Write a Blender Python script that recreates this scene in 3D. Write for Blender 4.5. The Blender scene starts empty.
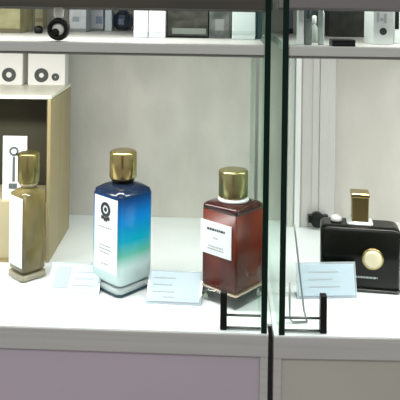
import bpy, bmesh, math, random
from mathutils import Vector, Matrix
random.seed(7)
S = bpy.context.scene
C = bpy.context.collection
# ------------------------------------------------------------------ camera
F = 672.0                      # focal length in pixels of the 400 px frame
ROLL = math.radians(0.8)
DECK = 0.95                    # height of the display deck
EYE = DECK + 0.290
cd = bpy.data.cameras.new('camera'); cam = bpy.data.objects.new('camera', cd); C.objects.link(cam)
cd.sensor_width = 36; cd.lens = F/400*36; cd.shift_y = -0.495; cd.clip_start = 0.02
r_ = Vector((math.cos(ROLL), 0, math.sin(ROLL))); u_ = Vector((-math.sin(ROLL), 0, math.cos(ROLL))); b_ = Vector((0, -1, 0))
cam.matrix_world = Matrix(((r_.x, u_.x, b_.x, 0), (r_.y, u_.y, b_.y, 0), (r_.z, u_.z, b_.z, EYE), (0, 0, 0, 1)))
S.camera = cam
# ------------------------------------------------------------------ world + exposure
S.view_settings.view_transform = 'Standard'; S.view_settings.look = 'None'
S.view_settings.gamma = 1; S.view_settings.use_curve_mapping = False
S.view_settings.exposure = 0.0
w = bpy.data.worlds.new('world'); S.world = w; w.use_nodes = True
w.node_tree.nodes['Background'].inputs[0].default_value = (0.80, 0.82, 0.84, 1)
w.node_tree.nodes['Background'].inputs[1].default_value = 0.58

def area(name, loc, sx, sy, power, col=(1, 1, 1), rot=(0, 0, 0), spread=math.pi):
    l = bpy.data.lights.new(name, 'AREA'); l.shape = 'RECTANGLE'; l.size = sx; l.size_y = sy
    l.energy = power; l.color = col; l.spread = spread
    o = bpy.data.objects.new(name, l); o.location = loc; o.rotation_euler = rot; C.objects.link(o)
    return o
area('added_overhead_fill', (-0.5, -1.0, 2.45), 1.6, 0.6, 17, (1.0, 0.98, 0.95))  # unseen lamp added overhead to brighten the case fronts and bottles
area('added_overhead_fill', (0.9, -1.2, 2.45), 1.2, 0.6, 11, (1.0, 0.98, 0.95))  # second added fill, further right
# the two cases: LED strips under the upper shelf and inside the top tier
YAW = math.radians(-2.2); YAW_R = math.radians(-0.4); DEPTH_YAW = math.radians(-2.2)
LC = Matrix.Translation((0.0655, 0.5885, 0)) @ Matrix.Rotation(YAW, 4, 'Z')       # left case: right front corner, runs to -x
RC = Matrix.Translation((0.0671, 0.5863, 0)) @ Matrix.Rotation(YAW_R, 4, 'Z')                                       # right case: left front corner, runs to +x
def led(name, M, x, y, z, sx, sy, power, tilt):
    p = M @ Vector((x, y, z))
    area(name, p, sx, sy, power, (1.0, 0.985, 0.955), (tilt, 0, M.to_euler().z))
led('led_strip', LC, -0.33, 0.045, DECK+0.235, 0.60, 0.018, 1.5, math.radians(16))
led('led_strip', RC, 0.33, 0.045, DECK+0.235, 0.58, 0.018, 1.5, math.radians(16))
led('led_strip', LC, -0.33, 0.040, DECK+0.328, 0.60, 0.018, 0.8, math.radians(25))
led('led_strip', RC, 0.33, 0.040, DECK+0.328, 0.58, 0.018, 0.8, math.radians(25))

# ------------------------------------------------------------------ materials
def mat(name, col, rough=0.5, metal=0.0, trans=0.0, ior=1.45, coat=0.0, noise=None, spec=0.5):
    m = bpy.data.materials.new(name); m.use_nodes = True
    nt = m.node_tree; p = nt.nodes['Principled BSDF']
    p.inputs['Base Color'].default_value = (*col, 1); p.inputs['Roughness'].default_value = rough
    p.inputs['Metallic'].default_value = metal; p.inputs['Transmission Weight'].default_value = trans
    p.inputs['IOR'].default_value = ior; p.inputs['Coat Weight'].default_value = coat
    p.inputs['Specular IOR Level'].default_value = spec
    if noise:
        sc, c2, stretch = noise
        tc = nt.nodes.new('ShaderNodeTexCoord'); mp = nt.nodes.new('ShaderNodeMapping')
        mp.inputs['Scale'].default_value = stretch
        nz = nt.nodes.new('ShaderNodeTexNoise'); nz.inputs['Scale'].default_value = sc; nz.inputs['Detail'].default_value = 4
        rp = nt.nodes.new('ShaderNodeValToRGB')
        rp.color_ramp.elements[0].position = 0.38; rp.color_ramp.elements[1].position = 0.62
        rp.color_ramp.elements[0].color = (*col, 1); rp.color_ramp.elements[1].color = (*c2, 1)
        nt.links.new(tc.outputs['Object'], mp.inputs['Vector']); nt.links.new(mp.outputs[0], nz.inputs['Vector'])
        nt.links.new(nz.outputs['Fac'], rp.inputs['Fac']); nt.links.new(rp.outputs[0], p.inputs['Base Color'])
    return m
def clear_mat(name, tint, gloss=0.08, opac=0.0, body=(0.8, 0.9, 0.9)):
    # thin clear sheet: tinted see-through with a mirror coat
    m = bpy.data.materials.new(name); m.use_nodes = True; nt = m.node_tree; nt.nodes.clear()
    out = nt.nodes.new('ShaderNodeOutputMaterial'); tr = nt.nodes.new('ShaderNodeBsdfTransparent')
    tr.inputs[0].default_value = (*tint, 1)
    gl = nt.nodes.new('ShaderNodeBsdfGlossy'); gl.inputs['Roughness'].default_value = 0.03
    mx = nt.nodes.new('ShaderNodeMixShader'); mx.inputs[0].default_value = gloss
    nt.links.new(tr.outputs[0], mx.inputs[1]); nt.links.new(gl.outputs[0], mx.inputs[2])
    last = mx
    if opac:
        df = nt.nodes.new('ShaderNodeBsdfDiffuse'); df.inputs[0].default_value = (*body, 1)
        m2 = nt.nodes.new('ShaderNodeMixShader'); m2.inputs[0].default_value = opac
        nt.links.new(mx.outputs[0], m2.inputs[1]); nt.links.new(df.outputs[0], m2.inputs[2]); last = m2
    nt.links.new(last.outputs[0], out.inputs[0])
    return m
def ramp_mat(name, stops, rough, zmax, trans=0.0, coat=0.6):
    m = mat(name, (1, 1, 1), rough, trans=trans, coat=coat); nt = m.node_tree; p = nt.nodes['Principled BSDF']
    tc = nt.nodes.new('ShaderNodeTexCoord'); sx = nt.nodes.new('ShaderNodeSeparateXYZ')
    mr = nt.nodes.new('ShaderNodeMapRange'); mr.inputs['From Max'].default_value = zmax
    rp = nt.nodes.new('ShaderNodeValToRGB'); e = rp.color_ramp.elements
    while len(e) < len(stops): e.new(0.5)
    for i, (q, c) in enumerate(stops): e[i].position = q; e[i].color = (*c, 1)
    nt.links.new(tc.outputs['Object'], sx.inputs[0]); nt.links.new(sx.outputs['Z'], mr.inputs['Value'])
    nt.links.new(mr.outputs[0], rp.inputs[0]); nt.links.new(rp.outputs[0], p.inputs['Base Color'])
    return m

M = dict(
    deck=mat('white_deck_laminate', (0.78, 0.83, 0.83), 0.35, noise=(14, (0.83, 0.88, 0.88), (1, 1, 1))),
    back=mat('silk_back_panel', (0.49, 0.475, 0.435), 0.7, noise=(22, (0.56, 0.545, 0.50), (1, 1, 0.5))),
    back_right=mat('beige_back_panel', (0.48, 0.465, 0.42), 0.7, noise=(22, (0.53, 0.515, 0.47), (1, 1, 0.5))),
    alu=mat('brushed_aluminium', (0.50, 0.49, 0.47), 0.42, 0.35, noise=(30, (0.56, 0.55, 0.53), (0.1, 1, 6))),
    alu_light=mat('satin_silver', (0.74, 0.75, 0.74), 0.35, 0.2),
    alu_dark=mat('grey_metal', (0.30, 0.30, 0.29), 0.4, 0.3),
    shelf=mat('pale_shelf', (0.50, 0.51, 0.48), 0.4),
    shelf_edge=mat('shelf_edge', (0.50, 0.50, 0.47), 0.45),
    under_shade=mat('underside_shadow_grey', (0.17, 0.165, 0.15), 0.7),
    fascia=mat('dark_brown_fascia', (0.045, 0.042, 0.030), 0.5, noise=(20, (0.065, 0.058, 0.043), (0.2, 1, 4))),
    fascia_r=mat('grey_fascia', (0.17, 0.16, 0.155), 0.5),
    pink=mat('mauve_panel', (0.43, 0.375, 0.42), 0.45, noise=(5, (0.47, 0.40, 0.46), (1, 1, 1))),
    beige=mat('beige_panel', (0.42, 0.40, 0.345), 0.45, noise=(5, (0.45, 0.43, 0.375), (1, 1, 1))),
    gap=mat('dark_joint', (0.03, 0.028, 0.025), 0.8),
    glass=clear_mat('clear_sheet_glass', (0.93, 0.98, 0.955)),
    edge=mat('green_glass_edge', (0.002, 0.013, 0.008), 0.3, spec=0.25),
    acry=clear_mat('clear_acrylic', (0.86, 0.93, 0.96), opac=0.35, body=(0.80, 0.88, 0.92)),
    black=mat('black_plastic', (0.006, 0.007, 0.006), 0.35, spec=0.25),
    alu_plain=mat('matte_aluminium', (0.50, 0.49, 0.47), 0.45, 0.2),
    chrome=mat('dark_chrome', (0.16, 0.17, 0.16), 0.25, 0.7),
    steel=mat('steel_wire', (0.38, 0.41, 0.40), 0.3, 0.5),
    paper=mat('white_paper', (0.86, 0.90, 0.90), 0.6),
    ink=mat('black_ink', (0.03, 0.035, 0.045), 0.6),
    greyink=mat('grey_ink', (0.42, 0.47, 0.48), 0.6),
    gold=mat('brushed_gold', (0.46, 0.36, 0.15), 0.22, 0.95),
    gold_side=mat('gold_card', (0.33, 0.27, 0.135), 0.42, 0.25, noise=(40, (0.38, 0.31, 0.165), (1, 1, 0.15))),
    gold_pale=mat('pale_gold', (0.66, 0.60, 0.38), 0.35, 0.3),
    inner=mat('dark_olive_lining', (0.060, 0.056, 0.032), 0.6),
    cream=mat('cream_insert', (0.50, 0.44, 0.27), 0.5),
)
# ------------------------------------------------------------------ mesh helpers
class MB:
    def __init__(s): s.bm = bmesh.new()
    def box(s, x0, x1, y0, y1, z0, z1, mi=0, bev=0.0, T=None):
        vs = [s.bm.verts.new((x, y, z)) for x in (x0, x1) for y in (y0, y1) for z in (z0, z1)]
        idx = [(0, 1, 3, 2), (4, 6, 7, 5), (0, 4, 5, 1), (2, 3, 7, 6), (0, 2, 6, 4), (1, 5, 7, 3)]
        fs = [s.bm.faces.new([vs[i] for i in q]) for q in idx]
        for f in fs: f.material_index = mi
        if bev:
            es = list({e for f in fs for e in f.edges})
            r = bmesh.ops.bevel(s.bm, geom=es, offset=bev, segments=2, affect='EDGES', profile=0.5)
            vs = list({v for f in r['faces'] for v in f.verts} | {v for v in vs if v.is_valid})
            for f in r['faces']: f.material_index = mi
        if T is not None:
            bmesh.ops.transform(s.bm, matrix=T, verts=vs)
        return fs
    def loft(s, rings, mi=0, smooth=True, caps=True, T=None):
        # rings: list of lists of points, same count
        R = [[s.bm.verts.new(p) for p in ring] for ring in rings]
        n = len(R[0])
        for a, b in zip(R, R[1:]):
            for i in range(n):
                f = s.bm.faces.new((a[i], a[(i+1) % n], b[(i+1) % n], b[i])); f.smooth = smooth; f.material_index = mi
        if caps:
            f = s.bm.faces.new(R[0][::-1]); f.material_index = mi
            f = s.bm.faces.new(R[-1]); f.material_index = mi
        if T is not None: bmesh.ops.transform(s.bm, matrix=T, verts=[v for r in R for v in r])
    def rr(s, prof, mi=0, smooth=True, seg=5, cx=0, cy=0, T=None):
        # prof: (z, half_x, half_y, corner radius) -> rounded rectangle rings
        rings = []
        for z, hx, hy, r in prof:
            r = min(r, hx*0.999, hy*0.999); pts = []
            for sx, sy, a0 in ((1, 1, 0), (-1, 1, 90), (-1, -1, 180), (1, -1, 270)):
                for k in range(seg+1):
                    a = math.radians(a0 + 90*k/seg)
                    pts.append((cx+sx*(hx-r)+r*math.cos(a), cy+sy*(hy-r)+r*math.sin(a), z))
            rings.append(pts)
        s.loft(rings, mi, smooth, T=T)
    def lathe(s, prof, n=28, mi=0, smooth=True, cx=0, cy=0, T=None, flute=0.0):
        rings = []
        for z, r in prof:
            rings.append([(cx+(r*(1-(flute if i % 2 else 0)))*math.cos(2*math.pi*i/n), cy+(r*(1-(flute if i % 2 else 0)))*math.sin(2*math.pi*i/n), z) for i in range(n)])
        s.loft(rings, mi, smooth, T=T)
    def tube(s, pts, r, n=8, mi=0):
        pts = [Vector(p) for p in pts]; rings = []
        for i, p in enumerate(pts):
            d = (pts[min(i+1, len(pts)-1)] - pts[max(i-1, 0)]).normalized()
            a = d.cross(Vector((0.13, 0.9, 0.31))).normalized(); b = d.cross(a)
            rings.append([tuple(p + a*r*math.cos(2*math.pi*k/n) + b*r*math.sin(2*math.pi*k/n)) for k in range(n)])
        s.loft(rings, mi)
    def build(s, name, mats, parent=None, bevel=0.0):
        bmesh.ops.recalc_face_normals(s.bm, faces=s.bm.faces)
        me = bpy.data.meshes.new(name); s.bm.to_mesh(me); s.bm.free()
        for m in (mats if isinstance(mats, (list, tuple)) else [mats]): me.materials.append(m)
        o = bpy.data.objects.new(name, me); C.objects.link(o)
        if parent is not None: o.parent = parent
        if bevel:
            b = o.modifiers.new('bevel', 'BEVEL'); b.width = bevel; b.segments = 2; b.limit_method = 'ANGLE'
        return o
def thing(name, label, cat, loc=(0, 0, 0), rz=0.0, group=None):
    o = bpy.data.objects.new(name, None); o.empty_display_size = 0.02; C.objects.link(o)
    o.location = loc; o.rotation_euler = (0, 0, rz); o['label'] = label; o['category'] = cat
    if group: o['group'] = group
    return o
def struct(name, mb, m, bevel=0):
    o = mb.build(name, m, None, bevel); o['kind'] = 'structure'; return o
def on(px, py, h=0.0):
    """point at height h above the deck that the photo shows at (px, py)"""
    d = r_*((px-200)/F) + u_*(-(py-2)/F) + Vector((0, 1, 0))
    t = (h-0.290)/d.z
    return Vector((d.x*t, d.y*t, DECK+h))
def at(px, y):
    """x of pixel column px at distance y"""
    return (px-200)/F*y

# ------------------------------------------------------------------ the shop
m = MB(); m.box(-2.5, 2.5, -2.2, 1.6, -0.05, 0); struct('floor', m, mat('shop_floor_tile', (0.45, 0.43, 0.40), 0.3, noise=(3, (0.5, 0.48, 0.45), (1, 1, 1))))
m = MB(); m.box(-2.5, 2.5, 1.6, 1.7, 0, 2.7); struct('wall_back', m, mat('shop_wall', (0.62, 0.61, 0.58), 0.7, noise=(4, (0.65, 0.64, 0.61), (1, 1, 1))))

m = MB(); m.box(-0.55, 0.35, -1.9, -1.8, 0, 2.3); struct('dark_reflection_panel', m, mat('dark_reflection_brown', (0.05, 0.045, 0.04), 0.5, noise=(6, (0.07, 0.06, 0.05), (1, 1, 1))))  # unseen dark panel added behind the camera for dark reflections in caps and bottles
# ------------------------------------------------------------------ display cases
UP = 0.2525        # top of the upper shelf above the deck
DEP = 0.318        # depth of the cases
def case(MX, sgn, label, fm, fascia_m, back_m, lift, inset, cx):
    t = thing('display_case', label, 'display case', MX @ Vector((0, 0, 0)), MX.to_euler().z)
    X = lambda a, b: (min(sgn*a, sgn*b), max(sgn*a, sgn*b))
    W = 0.66
    m = MB(); m.box(*X(0.012, W-0.012), 0.012, DEP, 0.08, DECK-0.011); m.box(*X(0.03, W-0.03), 0.04, DEP-0.02, 0, 0.08)
    m.build('base_cabinet', M['alu_dark'], t)
    m = MB()
    m.box(*X(0.0015, W), 0, 0.018, DECK-0.0205, DECK-0.001)         # top rail
    m.box(*X(0.0015, W), 0.002, 0.018, 0.08, 0.10)
    m.box(*X(0.0015, 0.0085), 0.001, 0.018, 0.10, DECK-0.0205)      # stiles
    m.box(*X(W-0.0085, W), 0.001, 0.018, 0.10, DECK-0.0205)
    m.build('front_frame', M['alu'], t, 0.0008)
    m = MB(); m.box(*X(0.0085, W-0.0085), 0.0035, 0.012, 0.10, DECK-0.0205); m.build('front_panel', fm, t)
    m = MB(); m.box(*X(0.0015, W), 0.0005, DEP-0.006, DECK-0.0105, DECK); m.build('display_deck', M['deck'], t, 0.0006)
    m = MB(); m.box(*X(0.0015, W), DEP-0.006, DEP, DECK-0.0105, DECK+0.345); m.build('back_panel', back_m, t)
    if sgn < 0:
        m = MB(); m.box(-0.0013, 0.0028, 0.02, DEP-0.01, DECK-0.0025, DECK-0.0006); m.build('gap_lightening_strip', M['deck'], t)  # deck-coloured filler added to lighten the dark gap between the cases
    # upper shelf
    m = MB(); m.box(*X(inset+0.0054, W-0.008), 0.006, DEP-0.008, DECK+UP-0.008, DECK+UP); sh = m.build('upper_shelf', M['shelf'], t)
    m = MB(); m.box(*X(inset+0.0054, W-0.008), 0.001, 0.006, DECK+UP-0.0085, DECK+UP); m.build('shelf_edge_trim', M['shelf_edge'], sh, 0.0008)
    m = MB(); m.box(*X(inset+0.0054, W-0.008), 0.003, 0.010, DECK+UP-0.0108, DECK+UP-0.0085); m.build('underside_shadow_strip', M['under_shade'], sh)  # dark strip stands in for the shadow line under the shelf front
    # canopy
    m = MB(); m.box(*X(0.0015, W), 0.012, DEP, DECK+0.340, DECK+0.350); m.build('canopy', M['alu'], t)
    m = MB(); m.box(*X(0.0015, W), 0.000, 0.012, DECK+0.2835+lift, DECK+0.350); fa = m.build('fascia', fascia_m, t, 0.001)
    m = MB(); m.box(*X(0.0015, W), 0.0135, 0.018, DECK+0.2815+lift, DECK+0.290); m.build('fascia_lip', M['alu_dark'], fa)
    # glass sides
    for side in (0, 1):
        x0 = sgn*inset if side == 0 else sgn*(W-0.0062)
        m = MB(); th = sgn*0.0052
        dz = 0.335; ln = 0.0
        pts = []
        for (zz, dx) in ((DECK+0.0005, 0.0), (DECK+dz, ln)):
            pts.append([(x0+dx, -0.0005, zz), (x0+th+dx, -0.0005, zz), (x0+th+dx, DEP-0.007, zz), (x0+dx, DEP-0.007, zz)])
        V = [[m.bm.verts.new(p) for p in r] for r in pts]
        for i in range(4):
            f = m.bm.faces.new((V[0][i], V[0][(i+1) % 4], V[1][(i+1) % 4], V[1][i])); f.material_index = 1 if i == 0 else 0
        for r in V: f = m.bm.faces.new(r); f.material_index = 0
        g = m.build('side_glass', [M['glass'], M['edge']], t); g['label'] = 'clear glass side with dark green polished edge'
    # black glass clamp with two rods, near the joint
    m = MB(); m.box(*X(cx-0.003, cx+0.003), 0.004, 0.012, DECK, DECK+0.033, bev=0.0008)
    cl = m.build('clamp_post', M['black'], t)
    m = MB()
    m.tube([(sgn*(cx-0.002), 0.008, DECK+0.012), (sgn*(inset+0.0051), 0.008, DECK+0.012)], 0.0011)
    m.tube([(sgn*(cx-0.002), 0.006, DECK+0.0018), (sgn*(inset+0.0051), 0.006, DECK+0.0018)], 0.0011)
    m.build('clamp_rod', M['chrome'], cl)
    k = math.tan(DEPTH_YAW - MX.to_euler().z)
    if abs(k) > 1e-6:                  # the right case is not quite square: its sides run parallel to the left case's
        for o in t.children_recursive:
            for v in o.data.vertices: v.co.x -= v.co.y*k
    return t
lc = case(LC, -1, 'left display case with mauve lower front and dark brown top fascia', M['pink'], M['fascia'], M['back'], 0, 0.0029, 0.0410)
rc = case(RC, 1, 'right display case with beige lower front and grey top fascia', M['beige'], M['fascia_r'], M['back_right'], 0.0022, 0.0056, 0.0452)
# aluminium uprights in the back corner of the right case
def upright(x0, x1, y0, y1, mm, z1=UP-0.0112):
    a = RC.inverted() @ Vector((x0, y0, 0)); b = RC.inverted() @ Vector((x1, y1, 0))
    m = MB(); m.box(a.x, b.x, a.y, b.y, DECK, DECK+z1); return m.build('upright', mm, rc, 0.0006)
YB = 0.579+DEP-0.0065
upright(at(289, 0.885), at(335, 0.885), 0.8728, YB, M['alu_plain'])
for (u0, u1, dy, um) in ((290, 296.5, 0, 'shelf'), (297, 302.3, -0.006, 'alu_light'), (304, 311, 0, 'alu_plain'), (311.8, 313.6, 0.002, 'alu_dark'), (314.2, 321, 0, 'alu_plain'), (321.6, 330, -0.001, 'alu_plain'), (331, 333.3, 0.002, 'alu_dark')):
    upright(at(u0, 0.87), at(u1, 0.87), 0.8715+dy*0.6, 0.8728+abs(dy)*0.1, M[um])
# round black bracket knob on the uprights
p = on(319, 217, 0.020); kx = at(320, 0.865)
a = RC.inverted() @ Vector((kx, 0.862, DECK+0.0128))
m = MB(); m.lathe([(0, 0.0075), (0.001, 0.0092), (0.012, 0.0092), (0.014, 0.0075)], 16, T=Matrix.Translation(a) @ Matrix.Rotation(math.radians(-90), 4, 'X') @ Matrix.Translation((0, 0, -0.006)))
m.box(a.x-0.011, a.x+0.014, a.y, a.y+0.008, a.z-0.004, a.z+0.005)
m.build('bracket_knob', M['black'], rc)

# ------------------------------------------------------------------ perfume bottles on the deck
def marks(bars, y, mm, parent, name='printed_text'):
    m = MB()
    for (x0, x1, z0, z1) in bars: m.box(x0, x1, y-0.0003, y, z0, z1)
    return m.build(name, mm, parent)
def textbars(rows, xc, mb_y, mm, parent, h=0.0012):
    bars = []
    for (z, wd) in rows:
        x = xc-wd/2
        while x < xc+wd/2:
            l = random.uniform(0.0014, 0.0034); bars.append((x, min(x+l, xc+wd/2), z, z+h)); x += l+0.0008
    return marks(bars, mb_y, mm, parent)

# blue bottle
pb = on(119, 291); pb += Vector((0, 0.012, 0))
t = thing('perfume_bottle', 'square perfume bottle fading from navy to turquoise to clear, gold cap', 'perfume bottle', (at(125.5, pb.y), pb.y, DECK), math.radians(-43))
W2 = 0.0224
blue = ramp_mat('blue_fade_lacquer', [(0.0, (0.55, 0.66, 0.66)), (0.26, (0.62, 0.80, 0.78)), (0.38, (0.12, 0.55, 0.42)), (0.50, (0.002, 0.42, 0.60)), (0.70, (0.001, 0.22, 0.62)), (0.84, (0.002, 0.075, 0.26)), (0.92, (0.003, 0.015, 0.05)), (1.0, (0.010, 0.014, 0.024))], 0.15, 0.107, coat=0.15)
m = MB(); m.rr([(0.0085, W2-0.004, W2-0.004, 0.006), (0.011, W2-0.0012, W2-0.0012, 0.006), (0.014, W2, W2, 0.006), (0.096, W2, W2, 0.006), (0.1005, W2-0.0014, W2-0.0014, 0.006), (0.1040, W2-0.006, W2-0.006, 0.008), (0.1065, 0.0100, 0.0100, 0.0099)])
m.build('bottle_body', blue, t)
m = MB(); m.rr([(0, W2-0.003, W2-0.003, 0.006), (0.002, W2-0.0005, W2-0.0005, 0.006), (0.005, W2, W2, 0.006), (0.0083, W2-0.001, W2-0.001, 0.006)])
gb = m.build('glass_base', mat('bottle_base_glass', (0.78, 0.90, 0.90), 0.06, trans=0.45, ior=1.4), t)
m = MB(); m.rr([(0.0002, W2-0.0022, W2-0.0022, 0.006), (0.0010, W2+0.0001, W2+0.0001, 0.006), (0.0030, W2+0.0004, W2+0.0004, 0.006), (0.0034, W2-0.001, W2-0.001, 0.006)])
m.build('base_rim', mat('dark_teal_rim', (0.015, 0.05, 0.06), 0.15), gb)
m = MB(); m.lathe([(0.1060, 0.0105), (0.1085, 0.0105), (0.1085, 0.0118), (0.1100, 0.0118)], 28); m.build('collar', M['black'], t)
m = MB(); m.lathe([(0.1102, 0.0128), (0.1115, 0.0138), (0.1355, 0.0138), (0.1375, 0.0130), (0.1385, 0.0105)], 32, flute=0.035); m.build('cap', M['gold'], t)
m = MB(); m.box(-0.0162, 0.0190, -W2-0.0005, -W2-0.0001, 0.022, 0.0950); lb = m.build('label', M['paper'], t); lb['label'] = 'tall white label with a black crest'
# crest: ring + crown points
m = MB(); yy = -W2-0.0006
def disc(m, cx, cz, r0, r1, y, n=18, th=0.0003):
    for i in range(n):
        a0 = 2*math.pi*i/n; a1 = 2*math.pi*(i+1)/n
        q = [(cx+r*math.cos(a), cz+r*math.sin(a)) for a, r in ((a0, r0), (a0, r1), (a1, r1), (a1, r0))]
        if r0 == 0: q = q[1:]+[] if False else [(cx, cz), q[1], q[2]]
        A = [m.bm.verts.new((x, y, z)) for x, z in q]; B = [m.bm.verts.new((x, y-th, z)) for x, z in q]
        m.bm.faces.new(A); m.bm.faces.new(B[::-1])
        k = len(q)
        for j in range(k): m.bm.faces.new((A[j], A[(j+1) % k], B[(j+1) % k], B[j]))
disc(m, 0.001, 0.083, 0.0042, 0.0074, yy)
disc(m, 0.001, 0.083, 0.0, 0.0022, yy)
m.box(-0.0055, -0.0015, yy-0.0003, yy, 0.0730, 0.0762); m.box(0.0035, 0.0075, yy-0.0003, yy, 0.0730, 0.0762)
m.box(-0.0015, 0.0035, yy-0.0003, yy, 0.0715, 0.0752)
m.build('crest', M['ink'], lb)
textbars([(0.0645, 0.020), (0.0465, 0.016), (0.0430, 0.018), (0.0395, 0.015), (0.0285, 0.012)], 0.0005, -W2-0.0005, M['greyink'], lb)

# red bottle
pr = on(233, 308); pr += Vector((0, 0.024, 0))
t = thing('perfume_bottle', 'square perfume bottle of dark red liquid with white label and ribbed gold cap', 'perfume bottle', (at(236, pr.y), pr.y, DECK), math.radians(-41))
W3 = 0.0222
redm = mat('dark_red_liquid', (0.17, 0.024, 0.009), 0.25, trans=0.2, ior=1.4, coat=0.0, noise=(35, (0.085, 0.012, 0.005), (1, 1, 0.4)))
m = MB(); m.rr([(0.0125, W3-0.007, W3-0.007, 0.003), (0.0135, W3-0.003, W3-0.003, 0.002), (0.016, W3-0.0008, W3-0.0008, 0.002), (0.088, W3-0.0008, W3-0.0008, 0.002)]); m.build('liquid', redm, t)
m = MB(); m.rr([(0.0882, W3-0.0008, W3-0.0008, 0.002), (0.0925, W3-0.0008, W3-0.0008, 0.003), (0.0945, W3-0.003, W3-0.003, 0.004), (0.0955, 0.012, 0.012, 0.0119)]); m.build('shoulder', mat('dark_maroon_glass', (0.045, 0.012, 0.01), 0.08, coat=0.1), t)
m = MB(); m.rr([(0, W3-0.002, W3-0.002, 0.002), (0.002, W3, W3, 0.002), (0.0122, W3, W3, 0.002)])
gb = m.build('glass_base', mat('red_bottle_base_glass', (0.86, 0.90, 0.86), 0.03, trans=0.95, ior=1.5), t)
m = MB(); m.rr([(0.0123, W3+0.0001, W3+0.0001, 0.002), (0.0138, W3+0.0001, W3+0.0001, 0.002)]); m.build('base_rim', mat('pale_gold_rim', (0.62, 0.52, 0.40), 0.25, 0.3), gb)
m = MB(); m.lathe([(0.0955, 0.0150), (0.0967, 0.0155), (0.0980, 0.0150), (0.0990, 0.0135)], 28); m.build('collar', M['alu_light'], t)
m = MB(); m.lathe([(0.0992, 0.0136), (0.1003, 0.0146), (0.1235, 0.0146), (0.1252, 0.0140), (0.1260, 0.011)], 32, flute=0.09); m.build('cap', mat('antique_gold', (0.36, 0.33, 0.15), 0.28, 0.85), t)
m = MB(); m.box(-W3-0.0001, W3-0.0065, -W3-0.0004, -W3+0.00075, 0.046, 0.0775); lb = m.build('label', M['paper'], t); lb['label'] = 'white paper label with grey lettering'
textbars([(0.0695, 0.022)], -0.003, -W3-0.0004, M['ink'], lb, 0.0020)
textbars([(0.0620, 0.006), (0.0535, 0.018), (0.0510, 0.020)], -0.003, -W3-0.0004, M['greyink'], lb)

# gold slender bottle
pg = on(27, 282); pg += Vector((0, 0.015, 0))
t = thing('perfume_bottle', 'slender amber perfume bottle in front of the gold presentation box', 'perfume bottle', (at(31, pg.y), pg.y, DECK), math.radians(-45))
W4 = 0.0140
m = MB(); m.rr([(0.007, W4-0.003, W4-0.003, 0.004), (0.011, W4, W4, 0.004), (0.088, W4, W4, 0.004), (0.092, W4-0.004, W4-0.004, 0.005), (0.094, 0.007, 0.007, 0.0069)])
m.build('bottle_body', mat('amber_glass', (0.30, 0.25, 0.10), 0.10, trans=0.35, coat=0.1, noise=(40, (0.13, 0.11, 0.04), (1, 1, 0.3))), t)
m = MB(); m.rr([(0, W4-0.001, W4-0.001, 0.004), (0.002, W4+0.001, W4+0.001, 0.004), (0.0068, W4+0.0005, W4+0.0005, 0.004)]); gb = m.build('glass_base', mat('amber_base_glass', (0.62, 0.58, 0.42), 0.05, trans=0.5), t)
m = MB(); m.lathe([(0.0942, 0.0075), (0.0965, 0.0075), (0.0965, 0.0095), (0.0985, 0.0095)], 24); m.build('collar', M['gold_pale'], t)
m = MB(); m.lathe([(0.0987, 0.0105), (0.100, 0.0112), (0.128, 0.0112), (0.130, 0.0100)], 24, flute=0.05); m.build('cap', mat('olive_gold', (0.24, 0.205, 0.075), 0.25, 0.8), t)
m = MB(); m.box(-W4+0.0015, W4-0.001, -W4-0.0005, -W4-0.0001, 0.015, 0.086); m.build('label', M['paper'], t)

# black bottle, right
pk = on(366, 293); pk += Vector((0, 0.018, 0))
t = thing('perfume_bottle', 'wide black perfume bottle with round pale gold medallion and gold cap', 'perfume bottle', (at(362.5, pk.y), pk.y, DECK), math.radians(-9))
blk = mat('black_lacquer_glass', (0.005, 0.006, 0.004), 0.2, spec=0.25)
HX, HY = 0.0395, 0.0165
m = MB(); m.rr([(0.001, HX-0.003, HY-0.003, 0.004), (0.003, HX, HY, 0.004), (0.061, HX, HY, 0.004), (0.064, HX-0.0025, HY-0.0025, 0.005), (0.065, HX-0.006, HY-0.005, 0.005)])
m.build('bottle_body', blk, t)
m = MB(); m.rr([(0.0, HX-0.001, HY-0.001, 0.004), (0.0022, HX+0.0008, HY+0.0008, 0.004), (0.0030, HX+0.0008, HY+0.0008, 0.004), (0.0036, HX-0.001, HY-0.001, 0.004)]); m.build('base_trim', mat('gunmetal', (0.06, 0.065, 0.06), 0.2, 0.4), t)
m = MB(); m.rr([(0.0652, 0.013, 0.011, 0.004), (0.0668, 0.013, 0.011, 0.004), (0.0672, 0.009, 0.009, 0.004), (0.0682, 0.009, 0.009, 0.004)]); m.build('collar', M['alu_light'], t)
m = MB(); m.rr([(0.0684, 0.0084, 0.0084, 0.001), (0.0925, 0.0088, 0.0088, 0.001), (0.0935, 0.0096, 0.0096, 0.001), (0.0960, 0.0096, 0.0096, 0.001), (0.0970, 0.0086, 0.0086, 0.001)], smooth=False); m.build('cap', M['gold'], t)
RX = Matrix.Translation((0.0120, -HY, 0.0345)) @ Matrix.Rotation(math.radians(90), 4, 'X')
m = MB(); m.lathe([(0.0001, 0.0108), (0.0016, 0.0108), (0.0022, 0.0102), (0.0022, 0.0095)], 28, T=RX); md = m.build('medallion', M['gold'], t)
m = MB(); m.lathe([(0.0023, 0.0092), (0.0034, 0.0070), (0.0038, 0.0030)], 28, T=RX); m.build('medallion_stone', mat('pale_gold_stone', (0.78, 0.72, 0.50), 0.3, 0.2), md)
textbars([(0.0145, 0.026)], 0.004, -HY-0.0001, M['greyink'], t, 0.0018)
# stopper chain bead beside cap (small silver piece on shoulder)
m = MB(); m.lathe([(0.0652, 0.005), (0.0665, 0.0062), (0.070, 0.0056), (0.0715, 0.002)], 16, cx=-0.0235); m.build('shoulder_stud', M['alu_light'], t)

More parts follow.
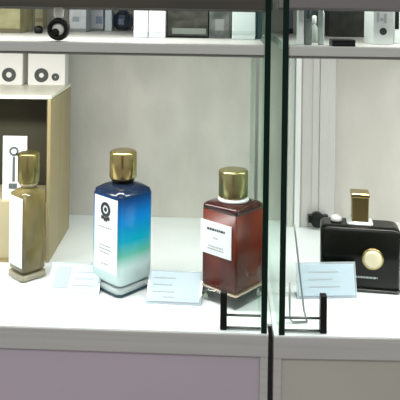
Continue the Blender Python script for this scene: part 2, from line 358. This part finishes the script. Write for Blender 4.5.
# ------------------------------------------------------------------ price cards
def price_card(pxl, pxr, pybase, L, beta, rz, label, rows, tint=True):
    p = on((pxl+pxr)/2, pybase); wd = (pxr-pxl)/F*p.y
    t = thing('price_card', label, 'price card', p, rz, 'price cards on the deck')
    T = Matrix.Rotation(math.radians(-(90-beta)), 4, 'X')
    m = MB(); m.box(-wd/2, wd/2, 0, 0.0012, 0, L, T=T); hd = m.build('card_holder', M['acry'], t)
    m = MB(); bl = L*math.sin(math.radians(beta)); yb = L*math.cos(math.radians(beta))
    m.box(-wd/2, wd/2, 0.0005, yb+0.006, 0, 0.0006) ; m.build('foot', M['acry'], hd)
    m = MB(); m.box(-wd/2+0.002, wd/2-0.002, -0.0004, -0.0001, 0.003, L-0.002, T=T); c = m.build('card', mat('pale_blue_card', (0.48, 0.61, 0.67), 0.5), t)
    m = MB()
    for (x0, x1, z) in rows: m.box(-wd/2+x0*wd, -wd/2+x1*wd, -0.0007, -0.0004, z*L, z*L+0.0011, T=T)
    m.build('printed_text', M['greyink'], c)
    if tint:
        m = MB(); m.box(-wd/2+0.006, -wd/2+0.4*wd, -0.0007, -0.0004, 0.22*L, 0.86*L, T=T); m.build('tinted_field', mat('lilac_field', (0.38, 0.46, 0.66), 0.5), c)
    return t
price_card(44, 98, 296, 0.036, 36, math.radians(-3), 'pale blue price card between the slender amber and blue bottles', [(0.5, 0.9, 0.7), (0.5, 0.85, 0.5), (0.5, 0.9, 0.3)])
price_card(145, 201, 305, 0.036, 36, math.radians(-4), 'white price card between the blue bottle and the red bottle', [(0.1, 0.5, 0.75), (0.1, 0.45, 0.55), (0.1, 0.5, 0.35), (0.3, 0.5, 0.2)], False)
price_card(297, 358, 299, 0.034, 74, math.radians(4), 'white price card standing in front of the black bottle', [(0.2, 0.7, 0.72), (0.2, 0.6, 0.52), (0.2, 0.72, 0.32)], False)

# thin wire beside the right case's glass
m = MB(); a0 = on(306, 323); 
z0 = DECK+0.0012
P = [(a0.x+0.001, a0.y, z0), (a0.x-0.002, a0.y, z0+0.010)]
for i in range(1, 9):
    q = i/8; P.append((a0.x-0.002-0.0085*q, a0.y+0.010*q, z0+0.010+0.075*q))
m.tube(P, 0.0009)
m.tube([(a0.x+0.001, a0.y, z0), (a0.x-0.012, a0.y-0.001, z0), (a0.x-0.0150, a0.y-0.001, z0+0.003), (a0.x-0.0152, a0.y, z0+0.035)], 0.0009)
o = m.build('wire_hook', M['steel']); o['label'] = 'thin bent grey wire leaning beside the green edged glass'; o['category'] = 'wire'

# ------------------------------------------------------------------ gold presentation box
yf, yb_ = 0.741, 0.856
xr = at(52.5, yf); xl = xr-0.125; H = 0.184
t = thing('presentation_box', 'large open gold presentation box with dark lining behind the amber bottle', 'box', ((xr+xl)/2, (yf+yb_)/2, DECK), 0)
hw = 0.0625; hd = (yb_-yf)/2
m = MB()
m.box(hw-0.004, hw, -hd, hd, 0, H-0.004, bev=0.001); m.box(-hw, -hw+0.004, -hd, hd, 0, H-0.004, bev=0.001)
m.box(-hw+0.004, hw-0.004, hd-0.003, hd, 0, H-0.004)
m.box(-hw+0.004, hw-0.004, -hd, hd-0.003, 0, 0.003)
m.build('shell', M['gold_side'], t)
m = MB(); m.box(-hw, hw, -hd, hd, H-0.0039, H, bev=0.0012); m.build('lid', mat('lit_gold_lid', (0.80, 0.78, 0.66), 0.35, 0.1), t)  # lid coloured paler than the shell to stand for light falling on top
m = MB(); m.box(-hw+0.0042, hw-0.0042, -hd+0.072, hd-0.0032, 0.066, H-0.0042); m.build('lining', M['inner'], t)
m = MB(); m.box(hw-0.0052, hw-0.0042, -hd+0.002, -hd+0.072, 0.066, H-0.0042); m.build('lining', M['inner'], t)
m = MB(); m.box(-hw+0.0042, hw-0.0053, -hd+0.004, hd-0.0032, 0.0032, 0.0655); m.build('insert', M['cream'], t)
# white card with emblem standing on the insert
cx0, cx1 = at(4.5, 0.752), at(28.5, 0.752)
t = thing('leaflet', 'white card with a dark emblem standing inside the gold box', 'card', ((cx0+cx1)/2, 0.754, DECK+0.0656), 0)
wd = cx1-cx0
m = MB(); m.box(-wd/2, wd/2, 0, 0.0012, 0, 0.071); c = m.build('card', M['paper'], t)
m = MB()
disc(m, -0.001, 0.054, 0.0030, 0.0055, -0.0001)
T1 = Matrix.Translation((0.003, 0, 0.050)) @ Matrix.Rotation(math.radians(40), 4, 'Y')
m.box(-0.002, 0.010, -0.0004, -0.0001, -0.001, 0.0015, T=T1)
m.box(-0.0025, 0.0005, -0.0004, -0.0001, 0.020, 0.048)
m.box(-0.0065, 0.003, -0.0004, -0.0001, 0.012, 0.018)
m.build('emblem', mat('slate_ink', (0.10, 0.12, 0.12), 0.5), c)

# ------------------------------------------------------------------ small white cartons on the gold box
def emblem_carton(pl, pr, y, label, discs):
    x0, x1 = at(pl, y), at(pr, y)
    t = thing('perfume_carton', label, 'carton', ((x0+x1)/2, y, DECK+H+0.0001), 0, 'white cartons on the gold box')
    wd = x1-x0
    m = MB(); m.box(-wd/2, wd/2, 0, 0.022, 0, 0.053, bev=0.0006); c = m.build('carton_body', mat('white_carton', (0.66, 0.65, 0.62), 0.5), t)
    m = MB()
    for (px, r0, r1) in discs: disc(m, at(px, y)-(x0+x1)/2, 0.0125 if r1 > 0.006 else 0.0105, r0, r1, -0.0001)
    m.build('emblem', mat('charcoal_ink', (0.04, 0.045, 0.04), 0.5), c)
emblem_carton(-13, 23.5, 0.832, 'white carton with one dark ring emblem on the gold box, left', [(10, 0.0035, 0.0088), (-5, 0.002, 0.0050)])
emblem_carton(29, 66, 0.832, 'white carton with a large and a small dark ring, right on gold box', [(42.5, 0.0030, 0.0088), (56.5, 0.0008, 0.0048)])

# ------------------------------------------------------------------ upper shelf goods
ZU = DECK+UP
def place(px, py):                     # point on the upper shelf
    q = on(px, py, UP); return q
def carton(pl, pr, pb, h, d, mm, label, rz=0.0, bands=None, cat='carton', name='perfume_carton', group='goods on the upper shelf'):
    q = place((pl+pr)/2, pb); wd = (pr-pl)/F*q.y
    t = thing(name, label, cat, (q.x, q.y, ZU+0.0001), rz, group)
    m = MB(); m.box(-wd/2, wd/2, 0, d, 0, h, bev=0.0006); b = m.build('carton_body', mm, t)
    if bands:
        for (nm, x0, x1, z0, z1, bm_) in bands:
            m = MB(); m.box(-wd/2+x0*wd, -wd/2+x1*wd, -0.0004, -0.00005, z0, z1); m.build(nm, bm_, b)
    return t
col = lambda n, c, r=0.5, metal=0.0, **k: mat(n, c, r, metal, **k)
LY = YAW
carton(-12, 20, 33, 0.075, 0.05, col('olive_card', (0.20, 0.19, 0.09), noise=(60, (0.27, 0.26, 0.14), (1, 1, 1))), 'olive gold carton at the left end of the upper shelf', LY, [('foot_band', 0, 1, 0.0, 0.005, col('dark_olive', (0.10, 0.09, 0.05)))])
carton(22, 31, 29, 0.070, 0.02, col('cream_card', (0.62, 0.60, 0.42)), 'narrow cream carton beside the olive carton', LY, [('gold_band', 0.1, 1, 0.006, 0.012, M['gold_pale'])])
carton(32, 43, 28, 0.062, 0.02, col('pale_yellow_card', (0.70, 0.68, 0.46)), 'pale yellow carton next to the dark ring flask', LY, [('gold_band', 0, 1, 0.008, 0.013, M['cream'])])
# small black stopper
q = place(38.5, 33.5)
m = MB(); m.lathe([(0, 0.0035), (0.0008, 0.0045), (0.004, 0.0052), (0.007, 0.0042), (0.0085, 0.002)], 16); o = m.build('bottle_stopper', M['black']); o.location = (q.x, q.y, ZU+0.0001)
o['label'] = 'small black round stopper lying before the pale yellow carton'; o['category'] = 'stopper'
# ring flask
q = place(57.5, 41.5)
t = thing('perfume_flask', 'round flask with a thick dark ring around a clear centre', 'perfume bottle', (q.x, q.y+0.004, ZU+0.0001), LY)
RXX = Matrix.Translation((0, 0, 0.0105)) @ Matrix.Rotation(math.radians(90), 4, 'X')
m = MB(); rings = []
for k in range(29):
    a = 2*math.pi*k/28
    rings.append([(math.cos(a)*(0.0078+0.0026*math.cos(b)), 0.006*math.sin(b), 0.0108+math.sin(a)*(0.0078+0.0026*math.cos(b))) for b in [2*math.pi*j/10 for j in range(10)]])
m.loft(rings, caps=False); m.build('ring_body', M['black'], t)
m = MB(); m.lathe([(-0.003, 0.004), (-0.002, 0.0062), (0.002, 0.0062), (0.003, 0.004)], 20, T=RXX); m.build('centre', col('frosted_glass', (0.72, 0.72, 0.66), 0.15), t)
m = MB(); m.lathe([(0.0031, 0.0038), (0.0055, 0.0036), (0.0065, 0.0015)], 16, cx=-0.0022, cy=-0.0026, T=RXX); m.build('centre_bead', M['black'], t)
m = MB(); m.lathe([(0.0212, 0.003), (0.0225, 0.0045), (0.033, 0.0050), (0.035, 0.003)], 20); m.build('cap', col('pearl_cap', (0.72, 0.71, 0.66), 0.2), t)
# grey glass cartons
gl1 = col('grey_blue_card', (0.34, 0.38, 0.39), 0.35, noise=(90, (0.42, 0.46, 0.47), (1, 1, 1)))
carton(69, 86, 32, 0.060, 0.03, gl1, 'grey blue carton just right of the ring flask', LY, [('foot_band', 0, 1, 0.0, 0.004, col('slate_band', (0.16, 0.18, 0.17))), ('print_block', 0.2, 0.6, 0.012, 0.018, col('slate_print', (0.20, 0.24, 0.25)))])
carton(87, 103, 31, 0.066, 0.03, col('silver_blue_card', (0.38, 0.41, 0.44), 0.35), 'silver blue carton left of the navy bottle', LY, [('foot_band', 0, 1, 0.0, 0.003, col('slate_band2', (0.16, 0.19, 0.18))), ('print_block', 0.55, 0.95, 0.009, 0.018, col('navy_print', (0.16, 0.20, 0.28)))])
carton(104.5, 111.5, 31, 0.066, 0.02, col('light_grey_card', (0.55, 0.62, 0.66), 0.4), 'thin light grey carton touching the navy bottle', LY)
# navy bottle
q = place(122, 31)
t = thing('perfume_bottle', 'navy faceted perfume bottle with round base on the upper shelf', 'perfume bottle', (q.x, q.y+0.011, ZU+0.0001), LY)
navy = col('navy_glass', (0.012, 0.022, 0.045), 0.1, coat=0.5)
m = MB(); m.lathe([(0, 0.0050), (0.002, 0.0095), (0.006, 0.0124), (0.014, 0.0130), (0.020, 0.0115), (0.024, 0.0065), (0.026, 0.005)], 10, smooth=False); m.build('bottle_body', navy, t)
m = MB(); m.box(-0.004, 0.003, -0.0138, -0.0122, 0.008, 0.015, bev=0.0003); m.build('badge', col('steel_blue', (0.12, 0.15, 0.20), 0.2), t)
m = MB(); m.lathe([(0.0262, 0.0045), (0.030, 0.0060), (0.046, 0.0060), (0.048, 0.004)], 16); m.build('cap', M['alu_light'], t)
# white cartons
wc = col('white_mint_card', (0.58, 0.66, 0.64), 0.45)
carton(133.5, 148, 37.5, 0.070, 0.04, col('white_lilac_card', (0.58, 0.62, 0.68), 0.45), 'white carton right of the navy bottle', LY, [('pale_band', 0, 1, 0.004, 0.007, col('pale_grey_band', (0.55, 0.60, 0.60)))])
carton(148.5, 165, 38, 0.073, 0.04, wc, 'mint white carton touching the wide charcoal box', LY, [('pale_band', 0, 1, 0.006, 0.009, col('pale_green_band', (0.58, 0.68, 0.65)))])
# dark wide box
dk = col('charcoal_card', (0.022, 0.023, 0.018), 0.35, noise=(70, (0.05, 0.053, 0.043), (1, 1, 2)))
carton(167, 208, 38, 0.058, 0.05, dk, 'wide charcoal box behind the blue and red bottles', LY, [('print_block', 0.12, 0.95, 0.004, 0.010, col('grey_print', (0.15, 0.17, 0.15))), ('foot_band', 0, 1, 0.0, 0.0022, M['black'])], name='gift_box', cat='box')
carton(209, 229, 38.5, 0.058, 0.05, col('dark_slate_card', (0.05, 0.058, 0.052), 0.3, noise=(60, (0.14, 0.16, 0.15), (1, 1, 1))), 'dark slate box beside the pale mint carton', LY, [('print_block', 0.3, 0.75, 0.008, 0.020, col('grey_print2', (0.19, 0.21, 0.20)))], name='gift_box', cat='box')
carton(232, 255, 39.5, 0.070, 0.045, col('pale_mint_card', (0.52, 0.61, 0.60), 0.4), 'pale mint carton between slate box and teal carton', LY, [('pale_band', 0, 1, 0.005, 0.0085, col('grey_mint_band', (0.45, 0.54, 0.52)))])
carton(257, 262, 39, 0.070, 0.03, col('teal_card', (0.06, 0.12, 0.13), 0.35), 'slim dark teal carton next to the glass joint', LY)
# right case goods
carton(285, 293, 33.5, 0.070, 0.02, col('reflected_slate_blue', (0.07, 0.10, 0.15), 0.35), 'slim slate blue stand-in for a reflection just right of the glass joint', 0, [('foot_band', 0, 1, 0.0, 0.006, M['black'])])  # added block, its blue and black stand in for reflections at the glass
carton(298, 303.5, 45, 0.070, 0.010, col('bright_white_card', (0.80, 0.84, 0.83), 0.4), 'thin bright white carton at left end of the right case', 0)
def vial(px, pb, r, h, mm, capm, label):
    q = place(px, pb); t = thing('glass_vial', label, 'perfume bottle', (q.x, q.y+r, ZU+0.0001), 0, 'glass vials in the right case')
    m = MB(); m.lathe([(0, r*0.85), (0.001, r), (h*0.55, r), (h*0.66, r*0.5), (h*0.70, r*0.4)], 18); m.build('vial_body', mm, t)
    m = MB(); m.lathe([(h*0.701, r*0.5), (h*0.72, r*0.62), (h*0.97, r*0.62), (h, r*0.4)], 18); m.build('cap', capm, t)
vial(308.5, 45, 0.0036, 0.034, col('grey_green_glass', (0.22, 0.27, 0.25), 0.1, trans=0.3), col('teal_cap', (0.06, 0.10, 0.11), 0.2), 'grey green glass vial beside the thin white carton')
vial(314.5, 43, 0.0036, 0.026, col('frost_green_glass', (0.50, 0.58, 0.53), 0.15, trans=0.3), M['alu_light'], 'short frosted glass vial between two taller vials')
vial(321.5, 45, 0.0030, 0.052, col('silver_green_glass', (0.46, 0.54, 0.50), 0.12, 0.2), M['alu_light'], 'tall silver vial left of the black box')
carton(304, 327, 34, 0.060, 0.02, col('deep_teal_card', (0.10, 0.13, 0.14), 0.3, noise=(80, (0.20, 0.24, 0.25), (1, 1, 1))), 'dark teal carton standing behind the glass vials', 0, name='gift_box', cat='box')
carton(329, 371, 37, 0.058, 0.04, col('near_black_card', (0.008, 0.010, 0.007), 0.3, noise=(110, (0.022, 0.026, 0.018), (1, 1, 1))), 'large near black box on the right case upper shelf', 0, name='gift_box', cat='box')
q = place(344, 46.5)
t = thing('compact_case', 'flat glossy black case lying before the near black box', 'case', (q.x, q.y, ZU+0.0001), 0)
m = MB(); m.box(-0.0103, 0.0103, 0, 0.016, 0, 0.0030, bev=0.0006); m.build('case_base', M['black'], t)
m = MB(); m.box(-0.0103, 0.0103, 0, 0.016, 0.0031, 0.0058, bev=0.0006); m.build('case_lid', M['black'], t)
t = carton(373, 393, 45, 0.072, 0.035, col('white_card', (0.70, 0.76, 0.74), 0.4), 'white carton with a black dot near its foot', 0)
m = MB(); disc(m, 0.0, 0.0125, 0, 0.0034, -0.0001); m.build('black_dot', M['ink'], t.children[0])
m = MB(); m.box(-0.0062, -0.0038, -0.0004, -0.0001, 0.021, 0.030); m.box(0.0005, 0.0030, -0.0004, -0.0001, 0.020, 0.029); m.box(-0.003, 0.0, -0.0004, -0.0001, 0.022, 0.025); m.build('printed_figure', M['greyink'], t.children[0])
carton(394.5, 412, 44, 0.072, 0.03, col('white_card2', (0.66, 0.72, 0.70), 0.4), 'white carton with a black stripe at the right border', 0, [('black_stripe', 0.0, 0.24, 0.014, 0.04, M['black'])])
